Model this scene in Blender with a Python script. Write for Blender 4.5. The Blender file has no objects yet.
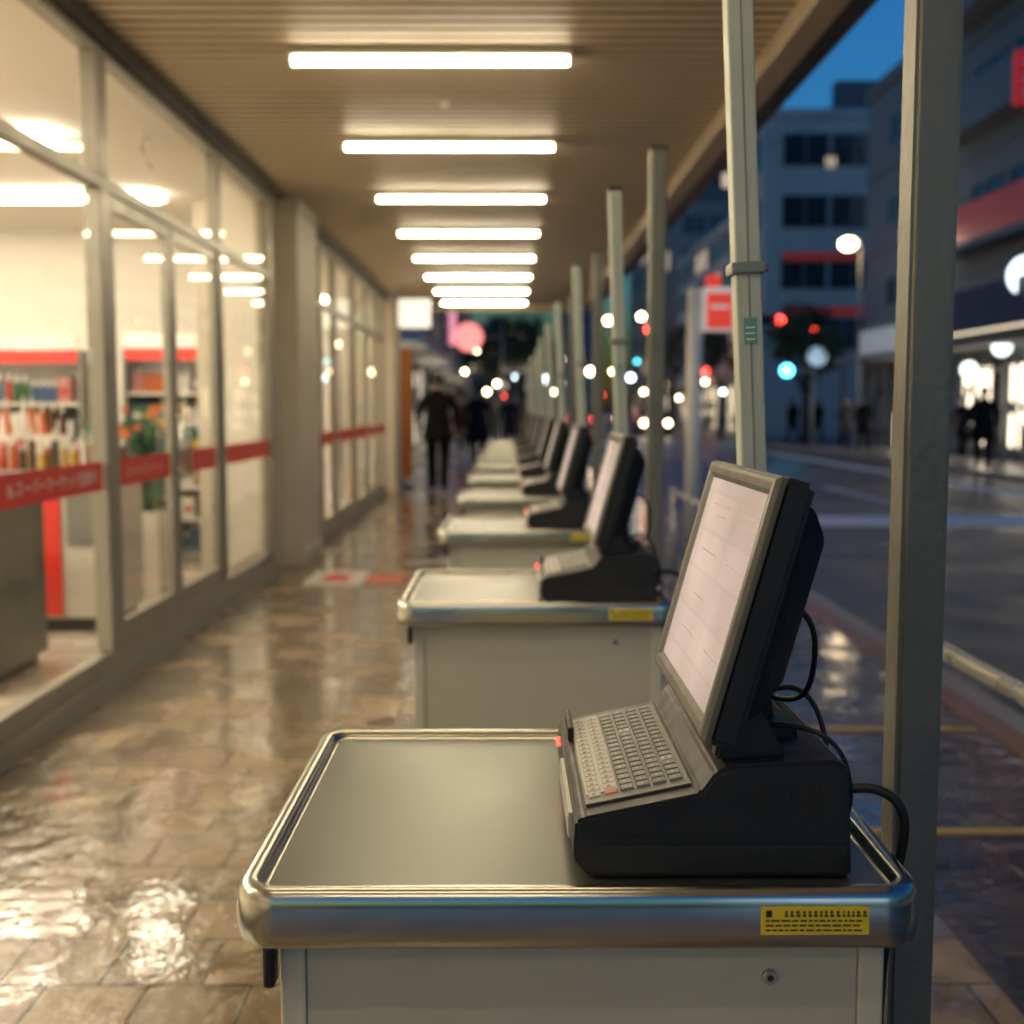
import bpy, bmesh, math, random
from mathutils import Vector, Matrix, Euler
R = random.Random(7)
scene = bpy.context.scene
scene.view_settings.view_transform = 'Standard'
scene.view_settings.look = 'None'
scene.view_settings.exposure = 0
rad = math.radians

# ------------------------------------------------------------------ materials
MATS = {}
def new_mat(name):
    m = bpy.data.materials.new(name); m.use_nodes = True
    nt = m.node_tree
    b = nt.nodes.get('Principled BSDF')
    return m, nt, b
def mat(name, col, rough=0.5, metal=0.0, var=0.12, scale=6.0, bump=0.0, bscale=40.0, rvar=0.1, stretch=None, spec=0.5, detail=2):
    if name in MATS: return MATS[name]
    m, nt, b = new_mat(name)
    N, L = nt.nodes, nt.links
    tc = N.new('ShaderNodeTexCoord')
    src = tc.outputs['Object']
    nz = N.new('ShaderNodeTexNoise'); nz.inputs['Scale'].default_value = scale
    nz.inputs['Detail'].default_value = detail
    L.new(src, nz.inputs['Vector'])
    if stretch:
        mp = N.new('ShaderNodeMapping'); mp.inputs['Scale'].default_value = stretch
        L.new(src, mp.inputs['Vector']); src = mp.outputs['Vector']
    mx = N.new('ShaderNodeMix'); mx.data_type = 'RGBA'
    mx.inputs[6].default_value = [c*(1-var) for c in col]+[1]
    mx.inputs[7].default_value = [min(1, c*(1+var)) for c in col]+[1]
    L.new(nz.outputs['Fac'], mx.inputs[0])
    L.new(mx.outputs[2], b.inputs['Base Color'])
    mr = N.new('ShaderNodeMapRange')
    mr.inputs['From Min'].default_value = 0.2; mr.inputs['From Max'].default_value = 0.8
    mr.inputs['To Min'].default_value = max(0.02, rough-rvar); mr.inputs['To Max'].default_value = min(1, rough+rvar)
    L.new(nz.outputs['Fac'], mr.inputs['Value']); L.new(mr.outputs['Result'], b.inputs['Roughness'])
    b.inputs['Metallic'].default_value = metal
    b.inputs['Specular IOR Level'].default_value = spec
    if bump > 0:
        n2 = N.new('ShaderNodeTexNoise'); n2.inputs['Scale'].default_value = bscale; n2.inputs['Detail'].default_value = 1
        L.new(src, n2.inputs['Vector'])
        bp = N.new('ShaderNodeBump'); bp.inputs['Strength'].default_value = bump; bp.inputs['Distance'].default_value = 0.01
        L.new(n2.outputs['Fac'], bp.inputs['Height']); L.new(bp.outputs['Normal'], b.inputs['Normal'])
    MATS[name] = m
    return m
def emis(name, col, strength, light=True, base=(0.8,0.8,0.8)):
    if name in MATS: return MATS[name]
    m, nt, b = new_mat(name)
    b.inputs['Base Color'].default_value = (*base, 1)
    b.inputs['Emission Color'].default_value = (*col, 1)
    b.inputs['Emission Strength'].default_value = strength
    b.inputs['Roughness'].default_value = 0.4
    if not light:
        m.cycles.emission_sampling = 'NONE'
    MATS[name] = m
    return m
def glass_mat(name='window_glass', tint=(0.97,0.98,0.96)):
    if name in MATS: return MATS[name]
    m = bpy.data.materials.new(name); m.use_nodes = True
    nt = m.node_tree; N, L = nt.nodes, nt.links
    N.clear()
    o = N.new('ShaderNodeOutputMaterial'); t = N.new('ShaderNodeBsdfTransparent'); g = N.new('ShaderNodeBsdfGlossy')
    g.inputs['Roughness'].default_value = 0.01
    t.inputs['Color'].default_value = (*tint, 1)
    # Schlick reflectance of a thin pane, same from both sides
    ge = N.new('ShaderNodeNewGeometry'); dp = N.new('ShaderNodeVectorMath'); dp.operation = 'DOT_PRODUCT'
    L.new(ge.outputs['Incoming'], dp.inputs[0]); L.new(ge.outputs['Normal'], dp.inputs[1])
    ab = N.new('ShaderNodeMath'); ab.operation = 'ABSOLUTE'; L.new(dp.outputs['Value'], ab.inputs[0])
    om = N.new('ShaderNodeMath'); om.operation = 'SUBTRACT'; om.inputs[0].default_value = 1; L.new(ab.outputs[0], om.inputs[1])
    pw = N.new('ShaderNodeMath'); pw.operation = 'POWER'; pw.inputs[1].default_value = 5; L.new(om.outputs[0], pw.inputs[0])
    ma = N.new('ShaderNodeMath'); ma.operation = 'MULTIPLY_ADD'; ma.inputs[1].default_value = 0.92; ma.inputs[2].default_value = 0.05
    L.new(pw.outputs[0], ma.inputs[0])
    mx = N.new('ShaderNodeMixShader')
    L.new(ma.outputs[0], mx.inputs[0]); L.new(t.outputs[0], mx.inputs[1]); L.new(g.outputs[0], mx.inputs[2])
    L.new(mx.outputs[0], o.inputs['Surface'])
    MATS[name] = m
    return m

# ------------------------------------------------------------------ group helper
COL = scene.collection
class Grp:
    def __init__(s, name, loc=(0,0,0)):
        s.e = bpy.data.objects.new(name, None); s.e.empty_display_size = 0.1
        COL.objects.link(s.e); s.e.location = loc; s.o = Vector(loc); s.kids = []
    def add(s, name, me, loc=None, rot=None):
        ob = bpy.data.objects.new(name, me); COL.objects.link(ob); ob.parent = s.e
        if loc is not None: ob.location = Vector(loc)-s.o
        if rot is not None: ob.rotation_euler = rot
        s.kids.append(ob); return ob
    def frombm(s, name, bm, m, smooth=False, loc=None, rot=None):
        if loc is None: bmesh.ops.translate(bm, verts=bm.verts, vec=-s.o)
        me = bpy.data.meshes.new(name); bm.to_mesh(me); bm.free()
        for x in (m if isinstance(m, (list, tuple)) else [m]): me.materials.append(x)
        if smooth:
            for p in me.polygons: p.use_smooth = True
        return s.add(name, me, loc, rot)
    def box(s, name, x0,x1,y0,y1,z0,z1, m, bev=0.0):
        bm = bmesh.new(); addbox(bm, x0,x1,y0,y1,z0,z1)
        if bev > 0:
            bmesh.ops.bevel(bm, geom=bm.edges[:], offset=bev, segments=2, affect='EDGES', profile=0.5)
        return s.frombm(name, bm, m)
    def pane(s, name, x, y0,y1,z0,z1, m):
        bm = bmesh.new(); bm.faces.new([bm.verts.new(p) for p in ((x,y0,z0),(x,y1,z0),(x,y1,z1),(x,y0,z1))])
        return s.frombm(name, bm, m)
    def cyl(s, name, p0, p1, r0, r1, m, seg=20, smooth=True):
        bm = bmesh.new(); addcyl(bm, p0, p1, r0, r1, seg)
        ob = s.frombm(name, bm, m)
        if smooth:
            for p in ob.data.polygons:
                if len(p.vertices) == 4: p.use_smooth = True
        return ob
    def sph(s, name, c, r, m, sc=(1,1,1)):
        bm = bmesh.new(); bmesh.ops.create_uvsphere(bm, u_segments=20, v_segments=12, radius=r)
        bmesh.ops.scale(bm, vec=sc, verts=bm.verts); bmesh.ops.translate(bm, vec=c, verts=bm.verts)
        return s.frombm(name, bm, m, True)
    def tube(s, name, pts, r, m):
        cu = bpy.data.curves.new(name, 'CURVE'); cu.dimensions = '3D'; cu.bevel_depth = r; cu.bevel_resolution = 3; cu.resolution_u = 10
        sp = cu.splines.new('NURBS'); sp.points.add(len(pts)-1)
        for i, p in enumerate(pts): sp.points[i].co = (*(Vector(p)-s.o), 1)
        sp.use_endpoint_u = True; sp.order_u = 4
        cu.materials.append(m)
        return s.add(name, cu)
    def dup(s, loc):
        n = s.e.name.split('.')[0]
        g = Grp(n, loc)
        for k in s.kids:
            ob = bpy.data.objects.new(k.name.split('.')[0], k.data); COL.objects.link(ob); ob.parent = g.e
            ob.location = k.location; ob.rotation_euler = k.rotation_euler; g.kids.append(ob)
        return g
def addbox(bm, x0,x1,y0,y1,z0,z1, mi=0):
    v = [bm.verts.new((x,y,z)) for z in (z0,z1) for y in (y0,y1) for x in (x0,x1)]
    fs = []
    for q in ((0,2,3,1),(4,5,7,6),(0,1,5,4),(2,6,7,3),(0,4,6,2),(1,3,7,5)):
        f = bm.faces.new([v[i] for i in q]); f.material_index = mi; fs.append(f)
    return fs
def addcyl(bm, p0, p1, r0, r1, seg=16, mi=0, caps=True):
    p0, p1 = Vector(p0), Vector(p1); d = (p1-p0).normalized()
    a = d.orthogonal().normalized(); b = d.cross(a)
    A = [bm.verts.new(p0+(a*math.cos(t)+b*math.sin(t))*r0) for t in [2*math.pi*i/seg for i in range(seg)]]
    B = [bm.verts.new(p1+(a*math.cos(t)+b*math.sin(t))*r1) for t in [2*math.pi*i/seg for i in range(seg)]]
    for i in range(seg):
        f = bm.faces.new((A[i],A[(i+1)%seg],B[(i+1)%seg],B[i])); f.material_index = mi
    if caps:
        f = bm.faces.new(A[::-1]); f.material_index = mi
        f = bm.faces.new(B); f.material_index = mi
def text_mesh(g, name, body, size, m, loc, rot):
    cu = bpy.data.curves.new(name, 'FONT'); cu.body = body; cu.size = size; cu.resolution_u = 3
    cu.materials.append(m)
    return g.add(name, cu, loc, rot)

# ------------------------------------------------------------------ camera
H = 1.35
cam = bpy.data.cameras.new('camera'); co = bpy.data.objects.new('camera', cam); COL.objects.link(co)
co.location = (0,0,H); co.rotation_euler = (rad(90-5.08), 0, rad(-0.24))
cam.lens = 1170/1024*36; cam.sensor_width = 36; cam.clip_start = 0.05; cam.clip_end = 2000
cam.dof.use_dof = True; cam.dof.focus_distance = 1.38; cam.dof.aperture_fstop = 3.6
scene.camera = co

# ------------------------------------------------------------------ world
w = bpy.data.worlds.new('World'); scene.world = w; w.use_nodes = True
nt = w.node_tree; bg = nt.nodes['Background']
sky = nt.nodes.new('ShaderNodeTexSky'); sky.sky_type = 'NISHITA'; sky.sun_disc = False
sky.sun_elevation = rad(1.0); sky.sun_rotation = rad(200); sky.altitude = 0
sky.air_density = 1.2; sky.ozone_density = 4.0; sky.dust_density = 0.3
mul = nt.nodes.new('ShaderNodeMix'); mul.data_type = 'RGBA'; mul.blend_type = 'MULTIPLY'; mul.inputs[0].default_value = 1
mul.inputs[7].default_value = (0.30, 0.80, 0.98, 1)
nt.links.new(sky.outputs[0], mul.inputs[6]); nt.links.new(mul.outputs[2], bg.inputs['Color'])
bg.inputs['Strength'].default_value = 0.48
sl = bpy.data.lights.new('dusk_fill', 'SUN'); sl.energy = 0.05; sl.angle = rad(12); sl.color = (0.7,0.8,1)  # added weak bluish dusk fill; the real sun has already set
so = bpy.data.objects.new('dusk_fill', sl); COL.objects.link(so); so.rotation_euler = (rad(80), 0, rad(20))

# ------------------------------------------------------------------ surfaces
def tile_mat(name, c1, c2, mortar, tw, th, wet, off=0.0, bump=0.5, coat=(0.12,1.0)):
    m, nt, b = new_mat(name); N, L = nt.nodes, nt.links
    tc = N.new('ShaderNodeTexCoord')
    br = N.new('ShaderNodeTexBrick'); br.offset = off
    br.inputs['Scale'].default_value = 1; br.inputs['Brick Width'].default_value = tw; br.inputs['Row Height'].default_value = th
    br.inputs['Mortar Size'].default_value = 0.005; br.inputs['Mortar Smooth'].default_value = 0.3
    br.inputs['Color1'].default_value = (*c1,1); br.inputs['Color2'].default_value = (*c2,1); br.inputs['Mortar'].default_value = (*mortar,1)
    L.new(tc.outputs['Object'], br.inputs['Vector'])
    n1 = N.new('ShaderNodeTexNoise'); n1.inputs['Scale'].default_value = 2.6; n1.inputs['Detail'].default_value = 3
    n2 = N.new('ShaderNodeTexNoise'); n2.inputs['Scale'].default_value = 34; n2.inputs['Detail'].default_value = 2
    n3 = N.new('ShaderNodeTexNoise'); n3.inputs['Scale'].default_value = 8; n3.inputs['Detail'].default_value = 1
    for n in (n1,n2,n3): L.new(tc.outputs['Object'], n.inputs['Vector'])
    mx = N.new('ShaderNodeMix'); mx.data_type='RGBA'; mx.blend_type='MULTIPLY'; mx.inputs[0].default_value = 0.9
    cr = N.new('ShaderNodeValToRGB'); cr.color_ramp.elements[0].color=(0.5,0.47,0.43,1); cr.color_ramp.elements[1].color=(1.2,1.17,1.12,1)
    cr.color_ramp.elements[0].position=0.36; cr.color_ramp.elements[1].position=0.62
    L.new(n1.outputs['Fac'], cr.inputs[0]); L.new(br.outputs['Color'], mx.inputs[6]); L.new(cr.outputs[0], mx.inputs[7])
    L.new(mx.outputs[2], b.inputs['Base Color'])
    mr = N.new('ShaderNodeMapRange'); mr.inputs['From Min'].default_value=0.40; mr.inputs['From Max'].default_value=0.60
    mr.inputs['To Min'].default_value = wet[0]; mr.inputs['To Max'].default_value = wet[1]
    L.new(n1.outputs['Fac'], mr.inputs['Value']); L.new(mr.outputs['Result'], b.inputs['Roughness'])
    mw = N.new('ShaderNodeMapRange'); mw.inputs['From Min'].default_value=0.46; mw.inputs['From Max'].default_value=0.58
    mw.inputs['To Min'].default_value = coat[1]; mw.inputs['To Max'].default_value = coat[0]
    L.new(n1.outputs['Fac'], mw.inputs['Value']); L.new(mw.outputs['Result'], b.inputs['Coat Weight'])
    b.inputs['Coat Roughness'].default_value = 0.04
    b.inputs['Coat IOR'].default_value = 1.6
    ma = N.new('ShaderNodeMath'); ma.operation='MULTIPLY'; ma.inputs[1].default_value=-1.0
    L.new(br.outputs['Fac'], ma.inputs[0])
    mb = N.new('ShaderNodeMath'); mb.operation='MULTIPLY_ADD'; mb.inputs[1].default_value=0.9
    L.new(n2.outputs['Fac'], mb.inputs[0]); L.new(ma.outputs[0], mb.inputs[2])
    mc = N.new('ShaderNodeMath'); mc.operation='MULTIPLY_ADD'; mc.inputs[1].default_value=2.0
    L.new(n3.outputs['Fac'], mc.inputs[0]); L.new(mb.outputs[0], mc.inputs[2])
    bp = N.new('ShaderNodeBump'); bp.inputs['Strength'].default_value=bump; bp.inputs['Distance'].default_value=0.005
    L.new(mc.outputs[0], bp.inputs['Height']); L.new(bp.outputs['Normal'], b.inputs['Normal'])
    b2 = N.new('ShaderNodeBump'); b2.inputs['Strength'].default_value=bump*0.28; b2.inputs['Distance'].default_value=0.005
    L.new(mc.outputs[0], b2.inputs['Height']); L.new(b2.outputs['Normal'], b.inputs['Coat Normal'])
    b.inputs['Specular IOR Level'].default_value = 0.7
    return m
m_walk = tile_mat('wet_paving_tiles', (0.30,0.225,0.14),(0.19,0.145,0.095),(0.035,0.028,0.02),0.24,0.24,(0.08,0.32), off=0.5, bump=0.85)
m_side = tile_mat('dark_paving_tiles', (0.09,0.075,0.07),(0.055,0.05,0.05),(0.02,0.02,0.02),0.3,0.15,(0.08,0.35), bump=0.9)
m_far = mat('far_paving', (0.24,0.22,0.20), 0.28, var=0.3, scale=2)
m_road = mat('wet_asphalt', (0.065,0.068,0.072), 0.36, var=0.35, scale=0.8, bump=0.5, bscale=60, rvar=0.2)
m_ground = mat('ground_soil', (0.05,0.05,0.052), 0.8, var=0.3, scale=0.3)
m_kerb = mat('kerb_concrete', (0.25,0.23,0.21), 0.5, var=0.25, scale=3)
m_kerbred = mat('kerb_red_brick', (0.20,0.10,0.07), 0.4, var=0.3, scale=8)
m_white = mat('road_paint', (0.85,0.85,0.83), 0.6, var=0.15, scale=5)

def single(name, bm, mats, smooth=False):
    me = bpy.data.meshes.new(name); bm.to_mesh(me); bm.free()
    for x in (mats if isinstance(mats,(list,tuple)) else [mats]): me.materials.append(x)
    if smooth:
        for p in me.polygons: p.use_smooth = True
    ob = bpy.data.objects.new(name, me); COL.objects.link(ob); return ob
def sbox(name, x0,x1,y0,y1,z0,z1,m, bev=0):
    bm = bmesh.new(); addbox(bm,x0,x1,y0,y1,z0,z1)
    if bev: bmesh.ops.bevel(bm, geom=bm.edges[:], offset=bev, segments=2, affect='EDGES')
    return single(name,bm,m)
def sheet(name, x0,x1,y0,y1,z,m):
    bm = bmesh.new(); bm.faces.new([bm.verts.new(p) for p in ((x0,y0,z),(x1,y0,z),(x1,y1,z),(x0,y1,z))])
    return single(name,bm,m)
sheet('ground', -700,700,-400,1200,-0.14, m_ground)
sheet('road', 2.3,10.2,-30,260,-0.12, m_road)
sheet('side_street_road', 10.2,60,46,58,-0.12, m_road)
sbox('arcade_pavement', -2.0,1.15,-4,26,-0.3,0.0, m_walk)
sbox('pavement', 1.152,2.0,-4,26,-0.3,0.0, m_side)
sbox('pavement', -3.4,2.0,26.002,200,-0.3,0.0, m_far)
sbox('kerb', 2.002,2.14,-4,200,-0.3,0.004, m_kerbred, 0.01)
sbox('kerb', 2.142,2.298,-4,200,-0.3,-0.01, m_kerb, 0.012)
sbox('kerb', 10.2,10.38,-20,46,-0.3,0.0, m_kerb, 0.01)
sbox('pavement', 10.382,13.0,-20,46,-0.3,-0.002, m_far)
sbox('kerb', 10.2,10.38,58,220,-0.3,0.0, m_kerb, 0.01)
sbox('pavement', 10.382,13.0,58,220,-0.3,-0.002, m_far)
bm = bmesh.new()
def q(x0,x1,y0,y1,z=-0.116):
    bm.faces.new([bm.verts.new(p) for p in ((x0,y0,z),(x1,y0,z),(x1,y1,z),(x0,y1,z))])
q(8.5,8.9,-20,44.5); q(3.6,8.4,14.5,15.9)
for i in range(14): q(5.9,6.05,18+i*8,22+i*8)
for i in range(8): q(2.9+i*0.9,3.4+i*0.9,47,50)
single('road_markings', bm, m_white)
m_strip = mat('yellow_strip', (0.40,0.28,0.09), 0.5, var=0.3, scale=15)
sbox('drain_strip', 0.66,1.98,3.60,3.65,-0.02,0.006, m_strip)
sbox('drain_strip', 0.66,1.98,4.80,4.85,-0.02,0.006, m_strip)

# ------------------------------------------------------------------ arcade canopy
m_ceil = mat('ceiling_panel', (0.68,0.57,0.41), 0.5, var=0.08, scale=1.5)
m_ceilg = mat('ceiling_groove_shade', (0.26,0.21,0.14), 0.6, var=0.08, scale=1.5)  # darker colour paints the shadow gap between the slats
m_ceild = mat('ceiling_edge_dark', (0.05,0.045,0.04), 0.5)
m_beam = mat('beam_paint', (0.42,0.34,0.24), 0.45, var=0.15, scale=3)
g = Grp('canopy', (0,8,0))
bm = bmesh.new(); y = -3.0; pitch = 0.115
prof = []
while y < 20.0:
    prof += [(y,3.10),(y+0.080,3.10),(y+0.082,3.13),(y+0.113,3.13)]; y += pitch
vs = [(bm.verts.new((-1.86,a,b)), bm.verts.new((1.26,a,b))) for a,b in prof]
for i in range(len(vs)-1):
    f = bm.faces.new((vs[i][0],vs[i][1],vs[i+1][1],vs[i+1][0])); f.material_index = 0 if i%4==0 else 1
g.frombm('ceiling_slats', bm, [m_ceil,m_ceilg])
g.box('roof_slab', -2.2,1.26,-3,20.05,3.14,3.35, m_beam)
g.box('edge_beam', 1.262,1.40,-3,20.06,3.0,3.36, m_beam, 0.004)
g.box('gutter', 1.402,1.56,-3,20.07,3.05,3.42, m_ceild, 0.01)
g.box('end_beam', -1.86,1.258,20.05,20.15,2.98,3.138, m_beam)
g.sph('smoke_detector', (-0.35,6.9,3.09), 0.035, mat('white_plastic',(0.7,0.68,0.62),0.4))
m_tube = emis('fluorescent_diffuser', (1.0,0.83,0.56), 36.0)
m_fix = mat('fixture_metal', (0.6,0.55,0.45), 0.4)
Y0 = 5.92
for i in range(-4,8):
    yy = Y0+1.91*i
    if yy < -2.5: continue
    f = Grp('ceiling_light', (-0.37,yy,3.1))
    f.box('housing', -1.07,0.32,yy-0.055,yy+0.055,3.062,3.098, m_fix, 0.003)
    f.box('diffuser', -1.05,0.30,yy-0.020,yy+0.020,3.032,3.0615, m_tube)
    f.box('end_cap', -1.075,-1.051,yy-0.03,yy+0.03,3.02,3.0615, m_fix)
    f.box('end_cap', 0.301,0.325,yy-0.03,yy+0.03,3.02,3.0615, m_fix)

# ------------------------------------------------------------------ storefront
m_frame = mat('aluminium_frame', (0.30,0.285,0.235), 0.38, 0.4, var=0.12, scale=5)
m_black = mat('black_trim', (0.02,0.019,0.018), 0.4)
m_red = mat('red_stripe_film', (0.72,0.035,0.02), 0.4, var=0.08)
m_wtxt = mat('white_film', (0.85,0.83,0.8), 0.5, var=0.03)
m_pillar = mat('pillar_plaster', (0.56,0.50,0.40), 0.6, var=0.14, scale=2.5, bump=0.1)
m_glass = glass_mat()
WX = -1.9
def frame_run(g, y0, y1, mulls, doors=None):
    g.box('sill', WX-0.06,WX+0.035,y0,y1,0.0,0.10, m_frame, 0.004)
    g.box('sill_rail', WX-0.045,WX+0.015,y0,y1,0.101,0.19, m_frame, 0.004)
    g.box('transom', WX-0.05,WX+0.015,y0,y1,2.37,2.43, m_frame, 0.004)
    g.box('head', WX-0.06,WX+0.02,y0,y1,2.98,3.02, m_frame, 0.004)
    g.box('head_trim', WX-0.07,WX+0.06,y0,y1,3.021,3.098, m_black)
    for (a,b,zt) in mulls:
        g.box('mullion', WX-0.06,WX+0.018,a,b,0.192,2.368, m_frame, 0.004)
        g.box('mullion', WX-0.06,WX+0.018,a,b,2.432,2.978, m_frame, 0.004)
    ed = [y0]+[v for a,b,_ in mulls for v in (a,b)]+[y1]
    for i in range(0,len(ed),2):
        if ed[i+1]-ed[i] < 0.05: continue
        g.pane('glass_upper', WX-0.01,ed[i],ed[i+1],2.432,2.978, m_glass)
        if doors and ed[i] >= doors[0]-0.01 and ed[i+1] <= doors[1]+0.01: continue
        g.pane('glass_pane', WX-0.01,ed[i],ed[i+1],0.192,2.368, m_glass)
        g.box('red_stripe', WX-0.007,WX-0.005,ed[i]+0.01,ed[i+1]-0.01,0.965,1.10, m_red)
g = Grp('shopfront', (WX,5,0))
frame_run(g, -3.0, 9.5, [(-0.1,0.0,0),(2.7,2.80,0),(5.52,5.66,0),(7.76,7.86,0),(9.40,9.5,0)], doors=(5.66,7.76))
for (a,b) in ((5.67,6.70),(6.72,7.75)):
    g.box('door_stile', WX-0.035,WX+0.005,a,a+0.07,0.192,2.366, m_frame, 0.003)
    g.box('door_stile', WX-0.035,WX+0.005,b-0.07,b,0.192,2.366, m_frame, 0.003)
    g.box('door_rail', WX-0.034,WX+0.004,a+0.07,b-0.07,0.193,0.30, m_frame, 0.003)
    g.box('door_rail', WX-0.034,WX+0.004,a+0.07,b-0.07,2.29,2.365, m_frame, 0.003)
    g.pane('door_glass', WX-0.01,a+0.07,b-0.07,0.30,2.29, m_glass)
    g.box('red_stripe', WX-0.007,WX-0.005,a+0.08,b-0.08,0.965,1.10, m_red)
m_steel = mat('brushed_steel', (0.62,0.62,0.58), 0.22, 1.0, var=0.06, scale=4, rvar=0.04)
for yy in (6.65,6.79):
    g.cyl('door_handle', (WX+0.06,yy,0.95),(WX+0.06,yy,1.35),0.014,0.014,m_steel)
    for z in (1.0,1.3): g.cyl('handle_post',(WX+0.004,yy,z),(WX+0.06,yy,z),0.009,0.009,m_steel,10)
text_mesh(g,'lettering','8i-スーパーマーケット営業中',0.075,m_wtxt,(WX-0.003,4.45,1.005),(rad(90),0,rad(90)))
text_mesh(g,'lettering','スーパーマーケット',0.07,m_wtxt,(WX-0.003,5.85,1.005),(rad(90),0,rad(90)))
text_mesh(g,'lettering','8i-スーパーマーケット営業中',0.075,m_wtxt,(WX-0.003,0.6,1.005),(rad(90),0,rad(90)))
m_faint = mat('frosted_number', (0.70,0.62,0.5), 0.6)
text_mesh(g,'lettering','42',0.26,m_faint,(WX-0.003,6.2,2.62),(rad(90),0,rad(90)))
def blind(g,y0,y1):
    g.pane('blind', WX-0.09, y0,y1,0.22,2.96, m_cloth)
m_cloth = bpy.data.materials.new('blind_cloth'); m_cloth.use_nodes = True
nt = m_cloth.node_tree; nt.nodes.clear()
o_ = nt.nodes.new('ShaderNodeOutputMaterial'); d_ = nt.nodes.new('ShaderNodeBsdfDiffuse'); t_ = nt.nodes.new('ShaderNodeBsdfTranslucent'); x_ = nt.nodes.new('ShaderNodeMixShader')
d_.inputs[0].default_value = (0.85,0.80,0.70,1); t_.inputs[0].default_value = (0.9,0.85,0.74,1); x_.inputs[0].default_value = 0.6
nt.links.new(d_.outputs[0],x_.inputs[1]); nt.links.new(t_.outputs[0],x_.inputs[2]); nt.links.new(x_.outputs[0],o_.inputs[0])
blind(g,7.88,9.38)
g = Grp('shopfront', (WX,14,0))
frame_run(g, 11.1, 18.3, [(12.0,12.1,0),(13.0,13.1,0),(14.6,14.7,0),(16.0,16.1,0),(17.2,17.3,0),(18.2,18.3,0)])
blind(g,13.1,14.6); blind(g,16.1,18.2)
def pillar(x0,x1,y0,y1,h=3.10):
    g = Grp('pillar', ((x0+x1)/2,(y0+y1)/2,0))
    g.box('shaft', x0,x1,y0,y1,0.121,h-0.08, m_pillar, 0.012)
    g.box('plinth', x0-0.02,x1+0.02,y0-0.02,y1+0.02,0,0.12, m_pillar, 0.008)
    g.box('capital', x0-0.012,x1+0.012,y0-0.012,y1+0.012,h-0.079,h-0.002, m_pillar, 0.004)
pillar(-2.5,-1.76,10.0,11.0)
sbox('shop_wall', -2.5,-1.93,9.51,9.97,0,3.09, m_pillar)
sbox('shop_wall', -2.5,-1.90,11.03,11.09,0,3.09, m_pillar)
pillar(-2.5,-1.74,18.4,19.3)

# ------------------------------------------------------------------ shop interior
m_iw = mat('shop_wall_white', (0.82,0.78,0.70), 0.7, var=0.03)
m_ifl = mat('shop_floor', (0.55,0.48,0.39), 0.25, var=0.08, scale=2)
m_shopl = emis('shop_light_panel', (1.0,0.87,0.66), 37.0)
g = Grp('shop_interior', (-5,8,0))
g.box('floor', -9,WX-0.061,-3,19,-0.1,0.015, m_ifl)
g.box('ceiling', -9,WX-0.075,-3,19,3.0,3.1, m_iw)
g.box('roof_block', -9,-2.201,-3,19,3.11,5.5, m_pillar)
g.box('side_wall', -9.1,-9,-3,19,-0.1,3.1, m_iw)
g.box('back_wall', -9,-2.6,11.2,11.3,0.015,3.0, m_iw)
g.box('back_wall', -9,-2.1,19.0,19.1,0.015,3.0, m_iw)
g.box('front_wall', -9,-2.0,-3.1,-3.0,0.015,3.0, m_iw)
for yy in (1.2,3.2,5.2,7.2,9.2,13,15.5,17.7):
    g.box('light_panel', -7.5,-2.7,yy-0.09,yy+0.09,2.94,2.975, m_shopl)
PC = [mat('p_white',(0.60,0.58,0.53),0.4), mat('p_orange',(0.45,0.10,0.01),0.4), mat('p_red',(0.36,0.015,0.012),0.4), mat('p_yellow',(0.42,0.24,0.02),0.4),
      mat('p_green',(0.02,0.09,0.03),0.4), mat('p_blue',(0.025,0.07,0.17),0.4), mat('p_brown',(0.07,0.035,0.018),0.4), mat('p_pink',(0.45,0.18,0.15),0.4)]
m_shelf = mat('shelf_grey',(0.20,0.19,0.17),0.45)
def gondola(x0,x1,y,h=1.9,levels=5,depth=0.4,seed=1,header=True):
    rr = random.Random(seed)
    g = Grp('product_shelf', ((x0+x1)/2,y,0.015))
    g.box('back_panel', x0,x1,y+depth-0.03,y+depth,0.02,h, m_shelf)
    g.box('base', x0,x1,y,y+depth-0.031,0.02,0.14, m_shelf)
    for x in (x0-0.03,x1): g.box('side', x,x+0.03,y,y+depth,0.02,h, m_shelf)
    bm = bmesh.new()
    dz = (h-0.25)/levels
    for l in range(levels):
        z = 0.15+l*dz
        if l: g.box('shelf', x0+.001,x1-.001,y+0.01,y+depth-0.032,z-0.025,z, m_cab)
        x = x0+0.03
        while x < x1-0.12:
            w = rr.uniform(0.045,0.10); hh = rr.uniform(0.5,0.85)*dz; mi = rr.choice([0,0,0,1,2,3,4,5,6,7,0,3,6,5])
            n = rr.randint(1,4)
            for k in range(n):
                if x > x1-0.12: break
                if w < 0.07:
                    addcyl(bm,(x+w/2,y+0.08,z+0.002),(x+w/2,y+0.08,z+hh*0.75),w*0.46,w*0.44,8,mi)
                    addcyl(bm,(x+w/2,y+0.08,z+hh*0.751),(x+w/2,y+0.08,z+hh),w*0.2,w*0.18,8,0)
                else:
                    addbox(bm,x,x+w*0.93,y+0.03,y+0.2,z+0.002,z+hh,mi)
                    addbox(bm,x+w*.1,x+w*0.8,y+0.026,y+0.03,z+hh*.3,z+hh*.6,rr.choice([0,2,3,5]))
                x += w
            x += rr.uniform(0.0,0.03)
    g.frombm('products', bm, PC)
    if header:
        g.box('header', x0,x1,y-0.01,y+0.02,h-0.10,h+0.0, m_red)
        g.box('header_top', x0,x1,y-0.012,y+0.02,h+0.001,h+0.12, m_wtxt)
m_cab = mat('cabinet_white',(0.60,0.57,0.50),0.35)
gondola(-7.5,-3.35,9.2,1.80,5,seed=2)
gondola(-3.2,-2.15,9.9,1.85,6,seed=3)
gondola(-6.5,-4.0,12.4,1.8,5,seed=5)
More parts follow.
